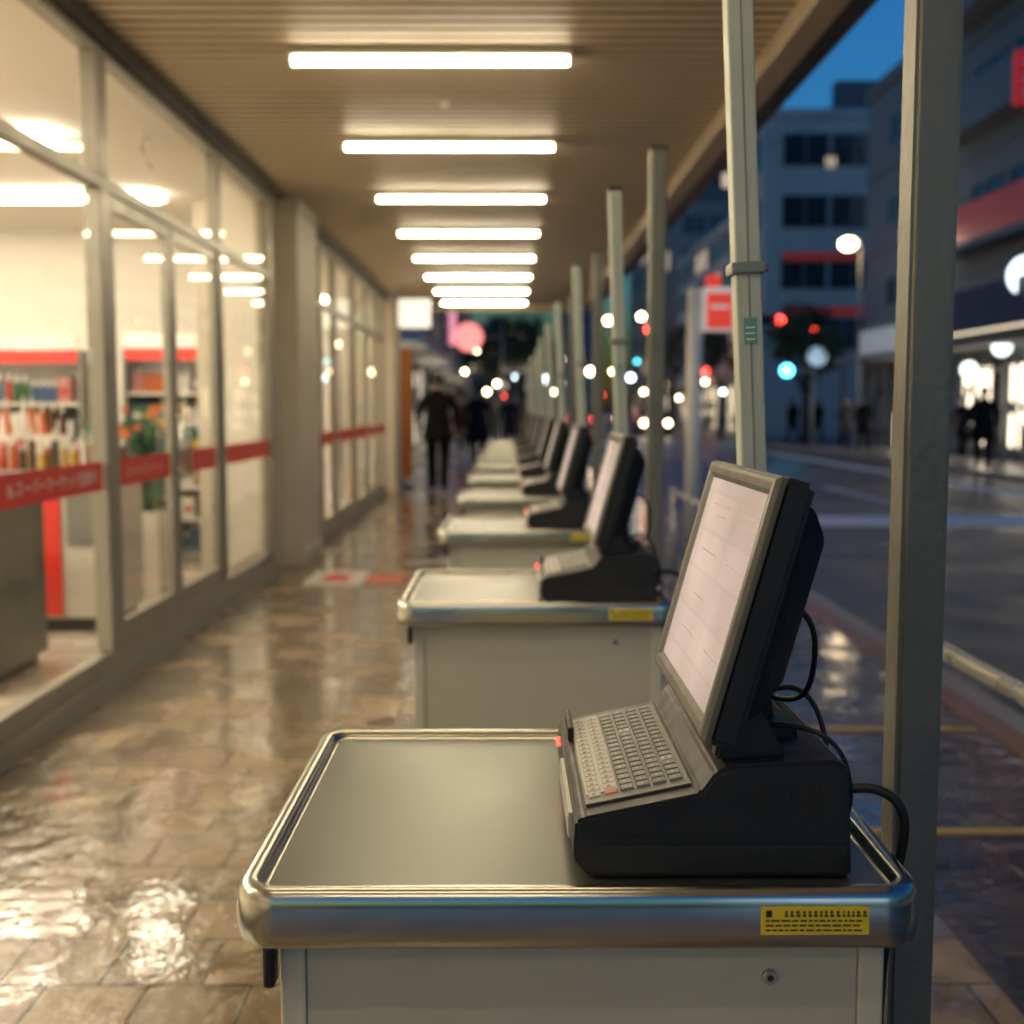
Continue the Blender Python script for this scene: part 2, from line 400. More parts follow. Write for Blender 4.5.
gondola(-3.9,-2.3,14.0,1.9,5,seed=6)
gondola(-7.0,-3.9,7.8,1.35,3,seed=8,header=False)
g = Grp('display_counter', (-2.8,7.0,0.015))
g.box('body', -3.5,-2.34,6.9,7.5,0.10,0.95, m_cab, 0.01)
g.box('plinth', -3.46,-2.38,6.94,7.46,0.016,0.099, m_black)
g.box('top', -3.53,-2.31,6.87,7.53,0.951,0.98, m_shelf, 0.006)
g.box('red_panel', -2.74,-2.64,6.88,6.899,0.12,0.93, m_red)
g.box('dark_panel', -2.60,-2.40,6.88,6.899,0.55,0.90, m_shelf)
bm = bmesh.new(); rr = random.Random(4)
def bottles(x0,x1,ys,z,hm):
    for yv in ys:
        x = x0
        while x < x1:
            w = rr.uniform(0.04,0.07); hh = rr.uniform(0.14,0.26)*hm; mi = rr.choice([0,0,0,1,3,2,1,6,6])
            addcyl(bm,(x+w/2,yv,z),(x+w/2,yv,z+hh*.7),w*.45,w*.42,8,mi)
            addcyl(bm,(x+w/2,yv,z+hh*.701),(x+w/2,yv,z+hh),w*.18,w*.16,8,0); x += w*1.15
bottles(-3.45,-2.4,(6.98,7.15,7.32),0.982,1.0)
g.frombm('bottles', bm, PC)
g.box('riser', -3.45,-2.75,7.40,7.48,0.982,1.18, m_cab)
bm = bmesh.new(); bottles(-3.44,-2.8,(7.44,),1.181,1.0); g.frombm('bottles', bm, PC)
g = Grp('service_counter', (-3,5.5,0.015))
m_gg = mat('counter_greygreen',(0.12,0.135,0.115),0.4)
g.box('body', -4.4,-2.42,5.3,6.1,0.08,0.90, m_gg, 0.01)
g.box('plinth', -4.36,-2.46,5.34,6.06,0.016,0.079, m_black)
g.box('top', -4.44,-2.38,5.26,6.14,0.901,0.935, m_cab, 0.006)
g = Grp('display_stand', (-2.75,8.3,0.015))
g.box('base', -3.0,-2.45,8.2,8.7,0.016,0.62, m_cab, 0.01)
for (zA,mm,n_) in ((0.62,4,170),(0.93,4,60),(1.05,1,14)):
    bm = bmesh.new()
    for i in range(n_):
        x,y,z = rr.uniform(-2.98,-2.47), rr.uniform(8.22,8.68), rr.uniform(zA+0.02,zA+0.30)
        s = rr.uniform(0.02,0.04); addbox(bm,x-s,x+s,y-s,y+s,z-s,z+s,0)
    g.frombm('produce', bm, PC[mm])

m_signw = emis('sign_box_white', (1.0,0.93,0.78), 0.9, base=(0.8,0.8,0.75))
g = Grp('hanging_sign', (-1.33,17,2.7))
g.box('light_box', -1.55,-1.10,16.9,17.05,2.50,2.90, m_signw, 0.01)
g.box('frame', -1.57,-1.08,16.92,17.03,2.901,2.93, m_frame)
for x in (-1.5,-1.16): g.cyl('hanger',(x,16.98,2.931),(x,16.98,3.1),0.01,0.01,m_frame,8)
m_or = mat('orange_banner',(0.8,0.25,0.06),0.6)
g = Grp('banner', (-1.9,19.9,0))
g.cyl('pole',(-1.84,19.9,0),(-1.84,19.9,2.45),0.02,0.02,m_frame,10)
g.box('cloth',-1.82,-1.62,19.895,19.905,0.15,2.35, m_or)
g.box('foot',-1.96,-1.61,19.75,20.05,0.001,0.05,m_black,0.01)

g = Grp('floor_sticker', (-1.2,9.2,0))
g.box('white_part', -1.58,-1.12,8.85,9.65,0.001,0.004, mat('decal_white',(0.8,0.77,0.72),0.3,var=0.1))
g.box('red_mark', -1.45,-1.25,9.05,9.4,0.0045,0.006, m_red)
g.box('red_part', -1.11,-0.82,8.95,9.5,0.001,0.004, mat('decal_red',(0.7,0.14,0.07),0.3,var=0.1))

# ------------------------------------------------------------------ checkout counter
m_top = mat('counter_top_steel', (0.135,0.145,0.128), 0.33, 0.8, var=0.10, scale=5, rvar=0.05, stretch=(1.5,30,1), bump=0.012, bscale=40, detail=2)
m_rim = mat('counter_rim_steel', (0.48,0.48,0.43), 0.21, 1.0, var=0.06, scale=9, rvar=0.05, detail=2)
m_body = mat('counter_body_paint', (0.48,0.47,0.38), 0.42, var=0.05, scale=4)
m_bodyd = mat('counter_post_paint', (0.56,0.55,0.45), 0.38, var=0.04, scale=4)
m_plbk = mat('black_plastic', (0.012,0.012,0.012), 0.42, var=0.15, scale=30, bump=0.05, bscale=400)
m_rub = mat('black_rubber', (0.012,0.012,0.012), 0.5)
m_yel = mat('yellow_sticker', (0.78,0.58,0.03), 0.4, var=0.06, scale=20)
m_blkp = mat('black_print', (0.02,0.02,0.02), 0.5)
CX0, CX1, CY0, CY1 = -0.284, 0.432, 1.148, 1.765
def rrect(x0,x1,y0,y1,r,n=8):
    pts = []
    for (cx,cy,a0) in ((x1-r,y1-r,0),(x0+r,y1-r,90),(x0+r,y0+r,180),(x1-r,y0+r,270)):
        for i in range(n+1):
            a = rad(a0+90*i/n); pts.append((cx+r*math.cos(a), cy+r*math.sin(a)))
    return pts
C = Grp('checkout_counter', (0.072,1.46,0))
rings = [(0.012,0.7985),(0.006,0.7985),(0.0035,0.800),(0.002,0.804),(0.0006,0.815),(0.0,0.828),(0.0006,0.842),(0.002,0.851),(0.005,0.8575),(0.009,0.861),(0.018,0.861),(0.022,0.8595),(0.025,0.855),(0.028,0.8515),(0.032,0.8505)]
bm = bmesh.new(); L_ = []
for off,z in rings:
    L_.append([bm.verts.new((x,y,z)) for x,y in rrect(CX0+off,CX1-off,CY0+off,CY1-off,0.046-off)])
n = len(L_[0])
for a,b in zip(L_, L_[1:]):
    for i in range(n):
        f = bm.faces.new((a[i],a[(i+1)%n],b[(i+1)%n],b[i])); f.smooth = True; f.material_index = 1
f = bm.faces.new(L_[-1]); f.material_index = 0
f = bm.faces.new(L_[0][::-1]); f.material_index = 1
for e in bm.edges:
    if len(e.link_faces)==2 and e.link_faces[0].material_index != e.link_faces[1].material_index: e.smooth = False
C.frombm('tray_top', bm, [m_top, m_rim])
bx0,bx1,by0,by1 = CX0+0.045,CX1-0.035,CY0+0.035,CY1-0.035
C.box('body', bx0+0.028,bx1-0.028,by0+0.004,by1-0.004,0.09,0.797, m_body)
for x in (bx0,bx1-0.027):
    for yy in (by0,by1-0.027):
        C.box('corner_post', x,x+0.027,yy,yy+0.027,0.03,0.7975, m_bodyd, 0.003)
        C.cyl('foot', (x+.0135,yy+.0135,0),(x+.0135,yy+.0135,0.03),0.018,0.012,m_rub,12)
C.box('kick_plate', bx0+0.03,bx1-0.03,by0+0.02,by1-0.02,0.03,0.089, m_rub)
C.box('side_rail', bx0+0.003,bx0+0.0275,by0+0.0275,by1-0.0275,0.76,0.797, m_bodyd)
C.box('black_bracket', CX0+0.031,CX0+0.044,CY0+0.012,CY0+0.036,0.752,0.7975, m_rub, 0.004)
C.cyl('bolt', (0.277,by0+0.0045,0.752),(0.277,by0-0.001,0.752),0.0085,0.0075,m_steel)
C.cyl('bolt_socket', (0.277,by0-0.0008,0.752),(0.277,by0-0.0016,0.752),0.004,0.004,m_rub,6)
C.box('warning_sticker', 0.258,0.368,CY0-0.0012,CY0-0.0002,0.816,0.8455, m_yel)
bm = bmesh.new(); rr = random.Random(11)
dzs = -0.0035
addbox(bm,0.263,0.269,CY0-0.0018,CY0-0.0012,0.838+dzs,0.845+dzs)
x = 0.282
while x < 0.362:
    w = rr.uniform(0.003,0.006); addbox(bm,x,x+w*.8,CY0-0.0018,CY0-0.0012,0.8385+dzs,0.8405+dzs); addbox(bm,x+.0005,x+w*.6,CY0-0.0018,CY0-0.0012,0.8415+dzs,0.8445+dzs); x += w+0.0012
for zz in (0.8335,0.8285,0.8235):
    x = 0.263
    while x < 0.360:
        w = rr.uniform(0.003,0.009); addbox(bm,x,min(x+w,0.364),CY0-0.0018,CY0-0.0012,zz+dzs,zz+0.0016+dzs); x += w+0.0018
C.frombm('sticker_print', bm, m_blkp)
m_pole = mat('pole_paint', (0.46,0.51,0.45), 0.40, var=0.10, scale=8)
P = Grp('counter_pole', (0.367,1.655,0.848))
P.box('flange', 0.337,0.397,1.625,1.685,0.8505,0.856, m_steel, 0.002)
P.box('shaft', 0.349,0.385,1.637,1.673,0.857,1.97, m_pole, 0.003)
P.box('slot', 0.366,0.369,1.6362,1.6369,0.90,1.95, mat('slot_dark',(0.25,0.27,0.24),0.5))
P.box('collar', 0.343,0.391,1.631,1.679,1.535,1.552, mat('collar_grey',(0.22,0.23,0.21),0.35,0.3), 0.003)
P.cyl('collar_screw',(0.391,1.655,1.5435),(0.398,1.655,1.5435),0.005,0.005,m_steel,12)
P.box('cap', 0.347,0.387,1.635,1.675,1.971,1.98, m_rub, 0.002)
P.box('teal_label', 0.3585,0.3755,1.6345,1.636,1.44,1.475, mat('teal_sticker',(0.12,0.33,0.28),0.4))
for z in (1.445,1.453,1.461): P.box('label_print', 0.3605,0.3735,1.6340,1.6344,z,z+0.0018, m_wtxt)

# ------------------------------------------------------------------ cash register
T = Grp('cash_register', (0.215,1.40,0.848))
ty0, ty1 = 1.205, 1.60
prof = [(0.088,0.852),(0.070,0.872),(0.072,0.913),(0.082,0.918),(0.205,0.944),(0.220,0.966),(0.235,0.974),(0.348,0.980),(0.362,0.970),(0.367,0.852)]
bm = bmesh.new()
A = [bm.verts.new((x,ty0,z)) for x,z in prof]; B = [bm.verts.new((x,ty1,z)) for x,z in prof]
n = len(prof)
for i in range(n): bm.faces.new((A[i],B[i],B[(i+1)%n],A[(i+1)%n]))
bm.faces.new(A); bm.faces.new(B[::-1])
bmesh.ops.recalc_face_normals(bm, faces=bm.faces)
bmesh.ops.bevel(bm, geom=bm.edges[:], offset=0.0035, segments=2, affect='EDGES')
T.frombm('base_housing', bm, m_plbk)
for x in (0.11,0.33):
    for yy in (1.24,1.56): T.cyl('rubber_foot',(x,yy,0.8505),(x,yy,0.854),0.012,0.012,m_rub,12)
T.box('seam', 0.1,0.352,ty0-0.0008,ty0+0.001,0.8965,0.899, m_rub)
T.box('drawer_edge', 0.095,0.36,ty0-0.003,ty0+0.001,0.857,0.888, m_plbk, 0.001)
for i in range(9): T.box('vent', 0.250+i*0.010,0.255+i*0.010,ty0-0.0006,ty0+0.001,0.925,0.950, m_rub)
sl = math.atan2(0.944-0.918, 0.205-0.082)
m_kplate = mat('key_plate',(0.085,0.09,0.078),0.4)
m_key1 = mat('key_light',(0.34,0.33,0.29),0.45,var=0.06,scale=60); m_key2 = mat('key_grey',(0.11,0.115,0.10),0.42,var=0.10,scale=60); m_key3 = mat('key_red',(0.38,0.09,0.06),0.4)
bm = bmesh.new(); addbox(bm,0.004,0.120,1.235,1.575,0.0008,0.003,0)
addbox(bm,0.006,0.042,1.262,1.572,0.003,0.0038,1)
rr = random.Random(5)
cols = 6; rows = 18; kp = 0.0176; kw = 0.0182
for c in range(cols):
    for r_ in range(rows):
        x0 = 0.008+c*kw; y0_ = 1.252+r_*kp
        mi = 1 if c < 2 else (2 if rr.random() < 0.97 else 1)
        if c == 1 and r_ == 0: mi = 3
        hk = 0.0044 if c < 2 else 0.0058
        fs = addbox(bm,x0,x0+kw-0.003,y0_,y0_+kp-0.003,0.003,hk,mi)
        top = fs[1]; bmesh.ops.scale(bm, vec=(0.84,0.84,1), space=Matrix.Translation(-top.calc_center_median()), verts=list(top.verts))
        if mi == 1: addbox(bm,x0+0.005,x0+0.0088,y0_+0.004,y0_+0.009,hk,hk+0.0003,2)
        elif mi == 2: addbox(bm,x0+0.006,x0+0.0078,y0_+0.005,y0_+0.009,hk,hk+0.0003,1)
kb = T.frombm('keyboard', bm, [m_kplate,m_key1,m_key2,m_key3], loc=(0.082,0,0.918), rot=(0,-sl,0))
kb.location.y = -1.40
T.box('left_trim', 0.0668,0.0725,1.25,1.45,0.879,0.908, mat('silver_trim',(0.5,0.49,0.44),0.35,0.4), 0.001)
m_led = emis('led_red',(1,0.05,0.03),5,False,base=(0.5,0.02,0.02))
T.sph('status_led', (0.0695,1.555,0.902), 0.004, m_led)
T.sph('status_led', (0.0695,1.535,0.901), 0.003, m_led)
T.box('card_reader_rail', 0.079,0.0865,1.49,1.585,0.917,0.936, m_plbk, 0.002)
T.box('receipt_slot', 0.26,0.33,1.51,1.58,0.977,0.988, m_plbk, 0.003)
T.box('stand_foot', 0.235,0.330,1.30,1.49,0.972,0.990, m_plbk, 0.004)
bm = bmesh.new(); addbox(bm,-0.026,0.026,-0.060,0.060,0,0.10)
bmesh.ops.bevel(bm, geom=bm.edges[:], offset=0.004, segments=2, affect='EDGES')
T.frombm('stand_neck', bm, m_plbk, loc=(0.287,1.395,0.975), rot=(0,rad(-8),0))
T.cyl('hinge', (0.272,1.315,1.058),(0.272,1.475,1.058),0.017,0.017,m_plbk,20)
bm = bmesh.new()
pw_ = [(0.222,0.974),(0.300,0.978),(0.262,1.045),(0.236,1.045)]
for yA,yB in ((1.225,1.250),):
    A = [bm.verts.new((x,yA,z)) for x,z in pw_]; B = [bm.verts.new((x,yB,z)) for x,z in pw_]
    for i in range(4): bm.faces.new((A[i],B[i],B[(i+1)%4],A[(i+1)%4]))
    bm.faces.new(A); bm.faces.new(B[::-1])
bmesh.ops.recalc_face_normals(bm, faces=bm.faces); bmesh.ops.bevel(bm, geom=bm.edges[:], offset=0.003, segments=2, affect='EDGES')
T.frombm('support_arm', bm, m_plbk)
MW, MH = 0.388, 0.290
ML, MR = (0.199,1.190,1.003), (0,rad(15.3),0)
def mon(name, parts, m, bev=0.0):
    bm = bmesh.new()
    for p in parts: addbox(bm,*p)
    if bev: bmesh.ops.bevel(bm, geom=bm.edges[:], offset=bev, segments=3, affect='EDGES')
    return T.frombm(name, bm, m, loc=ML, rot=MR)
m_bez = mat('bezel_grey', (0.10,0.098,0.085), 0.36, var=0.08, scale=25)
mon('monitor_shell', [(0.008,0.044,0,MW,0,MH)], m_plbk, 0.007)
bz = 0.022
bm = bmesh.new()
oy0,oy1,oz0,oz1 = 0.001,MW-0.001,0.001,MH-0.001
def ring(o, x): return [bm.verts.new((x,a,b)) for a,b in ((oy0+o,oz0+o),(oy1-o,oz0+o),(oy1-o,oz1-o),(oy0+o,oz1-o))]
Rg = [ring(0.0,0.012),ring(0.0,0.006),ring(0.004,0.001),ring(0.008,0.0),ring(bz-0.006,0.001),ring(bz,0.006)]
for a,b in zip(Rg,Rg[1:]):
    for i in range(4): bm.faces.new((a[i],a[(i+1)%4],b[(i+1)%4],b[i]))
bmesh.ops.recalc_face_normals(bm, faces=bm.faces)
T.frombm('bezel', bm, m_bez, loc=ML, rot=MR)
m, nt, b = new_mat('lit_screen'); N, L = nt.nodes, nt.links
tc = N.new('ShaderNodeTexCoord')
br = N.new('ShaderNodeTexBrick'); br.inputs['Scale'].default_value=1
sep = N.new('ShaderNodeSeparateXYZ'); cmb = N.new('ShaderNodeCombineXYZ')
L.new(tc.outputs['Object'], sep.inputs[0]); L.new(sep.outputs['Y'], cmb.inputs['X']); L.new(sep.outputs['Z'], cmb.inputs['Y'])
L.new(cmb.outputs[0], br.inputs['Vector'])
br.inputs['Brick Width'].default_value=0.17; br.inputs['Row Height'].default_value=0.05
br.inputs['Mortar Size'].default_value=0.004; br.inputs['Mortar Smooth'].default_value=1.0; br.offset=0.0
br.inputs['Color1'].default_value=(0.88,0.66,0.55,1); br.inputs['Color2'].default_value=(0.80,0.59,0.49,1); br.inputs['Mortar'].default_value=(0.78,0.57,0.48,1)
nz = N.new('ShaderNodeTexNoise'); nz.inputs['Scale'].default_value=5; nz.inputs['Detail'].default_value=1; L.new(tc.outputs['Object'], nz.inputs['Vector'])
mx = N.new('ShaderNodeMix'); mx.data_type='RGBA'; mx.blend_type='MULTIPLY'; mx.inputs[0].default_value = 0.75
L.new(br.outputs['Color'], mx.inputs[6]); L.new(nz.outputs['Fac'], mx.inputs[7])
L.new(mx.outputs[2], b.inputs['Emission Color']); b.inputs['Emission Strength'].default_value=0.95
b.inputs['Base Color'].default_value=(0.05,0.05,0.05,1); b.inputs['Roughness'].default_value=0.2
m_scr = m; m_scr.cycles.emission_sampling = 'NONE'
mon('screen', [(0.0062,0.0075,bz-0.002,MW-bz+0.002,bz-0.002,MH-bz+0.002)], m_scr)
mon('screen_text', [(0.0058,0.0061,0.05+0.16*i,0.05+0.16*i+w_,z_,z_+0.002) for i in range(2) for z_,w_ in ((0.235,0.10),(0.222,0.06),(0.175,0.09),(0.12,0.07),(0.075,0.08))], emis('screen_ink',(0.55,0.40,0.33),0.68,False,base=(0.1,0.1,0.1)))
bm = bmesh.new()
def rg(x,a,b,c,d): return [bm.verts.new((x,y,z)) for y,z in ((a,c),(b,c),(b,d),(a,d))]
S = [rg(0.0442,0.02,MW-0.02,0.03,MH-0.022),rg(0.056,0.024,MW-0.024,0.034,MH-0.026),rg(0.078,0.045,MW-0.045,0.07,MH-0.05),rg(0.082,0.05,MW-0.05,0.075,MH-0.055)]
for a,b in zip(S,S[1:]):
    for i in range(4): bm.faces.new((a[i],b[i],b[(i+1)%4],a[(i+1)%4]))
bm.faces.new(S[0]); bm.faces.new(S[-1][::-1]); bmesh.ops.recalc_face_normals(bm, faces=bm.faces)
bmesh.ops.bevel(bm, geom=bm.edges[:], offset=0.003, segments=2, affect='EDGES')
T.frombm('rear_housing', bm, m_plbk, loc=ML, rot=MR)
mon('mount_plate', [(0.0825,0.092,MW/2-0.05,MW/2+0.05,0.05,0.15)], m_plbk, 0.002)
T.tube('cable_monitor', [(0.33,1.36,1.12),(0.365,1.36,1.11),(0.372,1.38,1.03),(0.365,1.42,0.98),(0.33,1.47,0.985)], 0.0035, m_rub)
T.tube('cable_data', [(0.31,1.44,0.985),(0.34,1.43,1.01),(0.375,1.42,1.005),(0.392,1.40,0.95),(0.395,1.38,0.88),(0.38,1.40,0.856)], 0.0032, m_rub)
T.tube('cable_power', [(0.362,1.30,0.905),(0.39,1.29,0.925),(0.425,1.28,0.925),(0.448,1.27,0.90),(0.452,1.30,0.84),(0.450,1.34,0.74),(0.45,1.36,0.6),(0.45,1.38,0.3),(0.46,1.40,0.02)], 0.0055, m_rub)
T.tube('cable_thin', [(0.362,1.33,0.90),(0.385,1.35,0.91),(0.40,1.34,0.88),(0.40,1.32,0.862),(0.38,1.38,0.855),(0.385,1.5,0.855)], 0.003, m_rub)
T.tube('cable_loop', [(0.30,1.30,0.992),(0.33,1.27,1.000),(0.365,1.26,0.985),(0.384,1.27,0.94),(0.388,1.28,0.885),(0.364,1.29,0.872)], 0.0028, m_rub)

SP = 1.77
for k in range(1,10):
    C.dup(C.o+Vector((0,SP*k,0)))
    T.dup(T.o+Vector((0.018+R.uniform(-.006,.006),SP*k+R.uniform(-.02,.02),0)))
    P.dup(P.o+Vector((-0.018,SP*k,0))).e.rotation_euler = (0,rad(-2.2+R.uniform(-.5,.5)),0)
P.e.rotation_euler = (0,rad(-2.8),0)

# ------------------------------------------------------------------ steel posts
m_post = mat('galvanised_post', (0.17,0.17,0.145), 0.42, 0.45, var=0.30, scale=9, bump=0.1, bscale=60, detail=4)
for k in range(0,6):
    yy = 1.60+2.93*k
    g = Grp('steel_post', (0.58,yy,0))
    bm = bmesh.new(); addbox(bm,0.545,0.608,yy,yy+0.063,0.012,2.33)
    bmesh.ops.bevel(bm, geom=bm.edges[:], offset=0.007, segments=3, affect='EDGES')
    g.frombm('shaft', bm, m_post)
    g.box('base_plate', 0.506,0.648,yy-0.04,yy+0.102,0.0,0.012, m_post, 0.003)
    for a in (0.521,0.633):
        for b_ in (yy-0.025,yy+0.087): g.cyl('anchor_bolt',(a,b_,0.012),(a,b_,0.025),0.008,0.008,m_steel,8)
    g.box('cap', 0.543,0.610,yy-0.002,yy+0.065,2.331,2.338, m_rub, 0.002)
m_rail = mat('rail_steel', (0.55,0.53,0.46), 0.28, 0.7, var=0.12, scale=6)
def guard_rail(y0,y1,sup,x=1.12,z=0.73):
    g = Grp('guard_rail', (x,(y0+y1)/2,0))
    g.cyl('top_rail',(x,y0,z),(x,y1,z),0.022,0.022,m_rail)
    g.sph('rail_end',(x,y0,z),0.022,m_rail); g.sph('rail_end',(x,y1,z),0.022,m_rail)
    for yy in sup:
        g.cyl('support',(x,yy,0.0),(x,yy,z-0.02),0.02,0.02,m_rail,14)
        g.cyl('foot_plate',(x,yy,0.0),(x,yy,0.012),0.05,0.05,m_rail,14)
guard_rail(-0.5,3.14,(-0.4,1.3,3.10)); guard_rail(6.2,9.2,(6.3,7.7,9.1),1.3,0.70)

# ------------------------------------------------------------------ street things
def lampmat(col, s, nm): return emis('lamp_'+nm, col, s, False)
W_ = lampmat((1,0.76,0.44),22,'warm'); CW = lampmat((0.75,0.95,1),12,'cool'); RD = lampmat((1,0.05,0.03),18,'red'); CY = lampmat((0.1,0.75,1.0),8,'cyan'); PK = lampmat((1,0.22,0.18),1.5,'pink'); PKN = lampmat((1,0.3,0.4),0.8,'neon')
m_dpole = mat('dark_pole',(0.06,0.065,0.07),0.5,0.3); m_gpole = mat('grey_pole',(0.28,0.28,0.28),0.45,0.3)
def street_lamp(x,y,h,r=0.2,m=None,arm=0.0,pm=None):
    g = Grp('street_lamp',(x,y,0))
    pm = pm or m_gpole
    g.cyl('base',(x,y,-0.14),(x,y,0.5),0.10,0.08,pm,12)
    g.cyl('pole',(x,y,0.5),(x,y,h-r),0.06,0.04,pm,12)
    if arm:
        g.tube('arm',[(x,y,h-r-0.1),(x,y,h+0.25),(x+arm*0.6,y,h+0.25),(x+arm,y,h+0.12)],0.03,pm)
        g.sph('lamp_head',(x+arm,y,h),r,m or W_,(1,1,0.75)); g.cyl('lamp_hood',(x+arm,y,h+r*0.5),(x+arm,y,h+0.20),r*0.8,r*0.2,pm,16)
    else:
        g.cyl('collar',(x,y,h-r*1.15),(x,y,h-r*0.85),r*0.5,r*0.6,pm,12); g.sph('globe',(x,y,h),r,m or W_)
def at(px,py,Y):
    return ((px-507)*Y/1170, Y, H+(408-py)*Y/1170)
def lamp_at(px,py,Y,r=0.18,m=None,arm=0.0):
    x,y,z = at(px,py,Y); street_lamp(x-arm,y,z,r,m,arm)
lamp_at(843,247,37,0.26,W_,arm=-0.4)
lamp_at(899,243,34,0.10,W_)
def traffic_light(px,py,Y):
    x,y,z = at(px,py,Y); g = Grp('traffic_light',(x,y,0))
    g.cyl('pole',(x+1.2,y,-0.14),(x+1.2,y,z+0.6),0.08,0.06,m_gpole,12)
    g.cyl('arm',(x+1.2,y,z+0.1),(x+0.3,y,z+0.1),0.04,0.04,m_gpole,10)
    g.box('head',x-0.9,x+0.3,y-0.08,y+0.15,z-0.22,z+0.22,m_dpole,0.04)
    g.sph('red_lamp',(x,y-0.09,z),0.15,RD,(1,0.3,1))
    for d in (-0.33,-0.66): g.sph('unlit_lamp',(x+d,y-0.09,z),0.14,m_black,(1,0.3,1))
traffic_light(777,321,47); traffic_light(812,329,50); traffic_light(683,371,90)
def disc_sign(px,py,Y,r,m,name='round_sign'):
    x,y,z = at(px,py,Y); g = Grp(name,(x,y,0))
    g.cyl('face',(x,y-0.07,z),(x,y,z),r,r,m,28)
    g.cyl('rim',(x,y+0.001,z),(x,y+0.06,z),r*1.05,r*1.05,m_gpole,28)
    g.cyl('bracket',(x+0.01,y+0.03,z),(x+r+0.7,y+0.03,z),0.03,0.03,m_gpole,8)
    g.cyl('pole',(x+r+0.7,y+0.03,-0.14),(x+r+0.7,y+0.03,z+r),0.05,0.04,m_gpole,10)
disc_sign(469,338,42,0.5,PK); disc_sign(1021,278,27,0.46,lampmat((0.8,0.92,1),2.6,'disc'))
disc_sign(815,357,44,0.36,lampmat((0.4,0.6,0.75),0.7,'bluesign')); disc_sign(998,347,30,0.24,lampmat((0.85,0.95,0.9),3,'oval')); disc_sign(966,370,30,0.2,lampmat((0.85,0.95,0.9),3,'oval'))
disc_sign(785,371,40,0.20,CY,'shop_sign'); disc_sign(760,334,62,0.22,CY,'shop_sign')
g = Grp('neon_sign',(-2.0,42,0)); x,y,z = at(453,328,42)
g.box('strip',x-0.14,x+0.14,y,y+0.08,z-0.65,z+0.65,PKN,0.03); g.box('back',x-0.2,x+0.2,y+0.081,y+0.12,z-0.75,z+0.75,m_dpole); g.cyl('pole',(x,y+0.14,0),(x,y+0.14,z+0.7),0.04,0.04,m_gpole,8)
g = Grp('bus_stop_sign',(2.0,12.6,0))
m_wp = mat('white_post',(0.84,0.83,0.78),0.4,var=0.08)
yy = 12.2; xx = (693-507)*yy/1170
g.cyl('post',(xx,yy,0),(xx,yy,2.52),0.082,0.082,m_wp,20); g.sph('post_cap',(xx,yy,2.52),0.082,m_wp)
m_sr = emis('sign_red_face',(0.75,0.05,0.03),0.7,False,base=(0.6,0.05,0.03)); m_sw = emis('sign_white_face',(0.9,0.8,0.7),0.3,False)
sx0 = xx+0.06
g.box('panel',sx0,sx0+0.33,yy-0.13,yy-0.085,2.13,2.58,m_sw,0.01)
g.box('panel_red',sx0+0.04,sx0+0.30,yy-0.136,yy-0.131,2.16,2.52,m_sr)
g.box('panel_line',sx0+0.08,sx0+0.26,yy-0.14,yy-0.1365,2.36,2.40,m_sw)
g.box('topper',sx0+0.03,sx0+0.18,yy-0.12,yy-0.09,2.581,2.70,m_sr,0.02)
for px,py,Y,r,m in ((607,322,60,.18,W_),(640,318,70,.20,W_),(648,330,75,.24,RD),(620,345,80,.22,W_),(560,360,70,.16,W_),(590,372,90,.28,W_),(630,378,75,.20,CW),
                    (668,386,95,.24,W_),(705,372,70,.20,RD),(722,392,60,.11,CW),(532,362,85,.22,W_),(487,392,60,.12,W_),(745,382,85,.24,W_),(600,395,70,.16,RD),(655,352,110,.28,W_),(476,352,85,.2,W_),(545,380,95,.3,CW),(575,345,120,.34,W_),
                    (497,384,75,.14,W_),(516,377,70,.16,CW),(540,372,80,.16,RD),(570,384,78,.14,CW),(612,372,64,.12,W_),(643,392,60,.11,W_),(660,368,80,.16,W_),(695,352,66,.11,W_),(715,348,90,.2,CY),(580,358,100,.2,RD),(704,382,70,.12,W_),(758,366,72,.12,RD),(768,392,66,.10,W_),
                    (465,372,70,.12,W_),(503,396,66,.10,RD),(553,392,60,.10,W_),(636,362,90,.14,CY),(678,398,70,.10,W_),(733,362,75,.12,W_),(750,396,70,.10,W_)):
    lamp_at(px,py,Y,r,m)

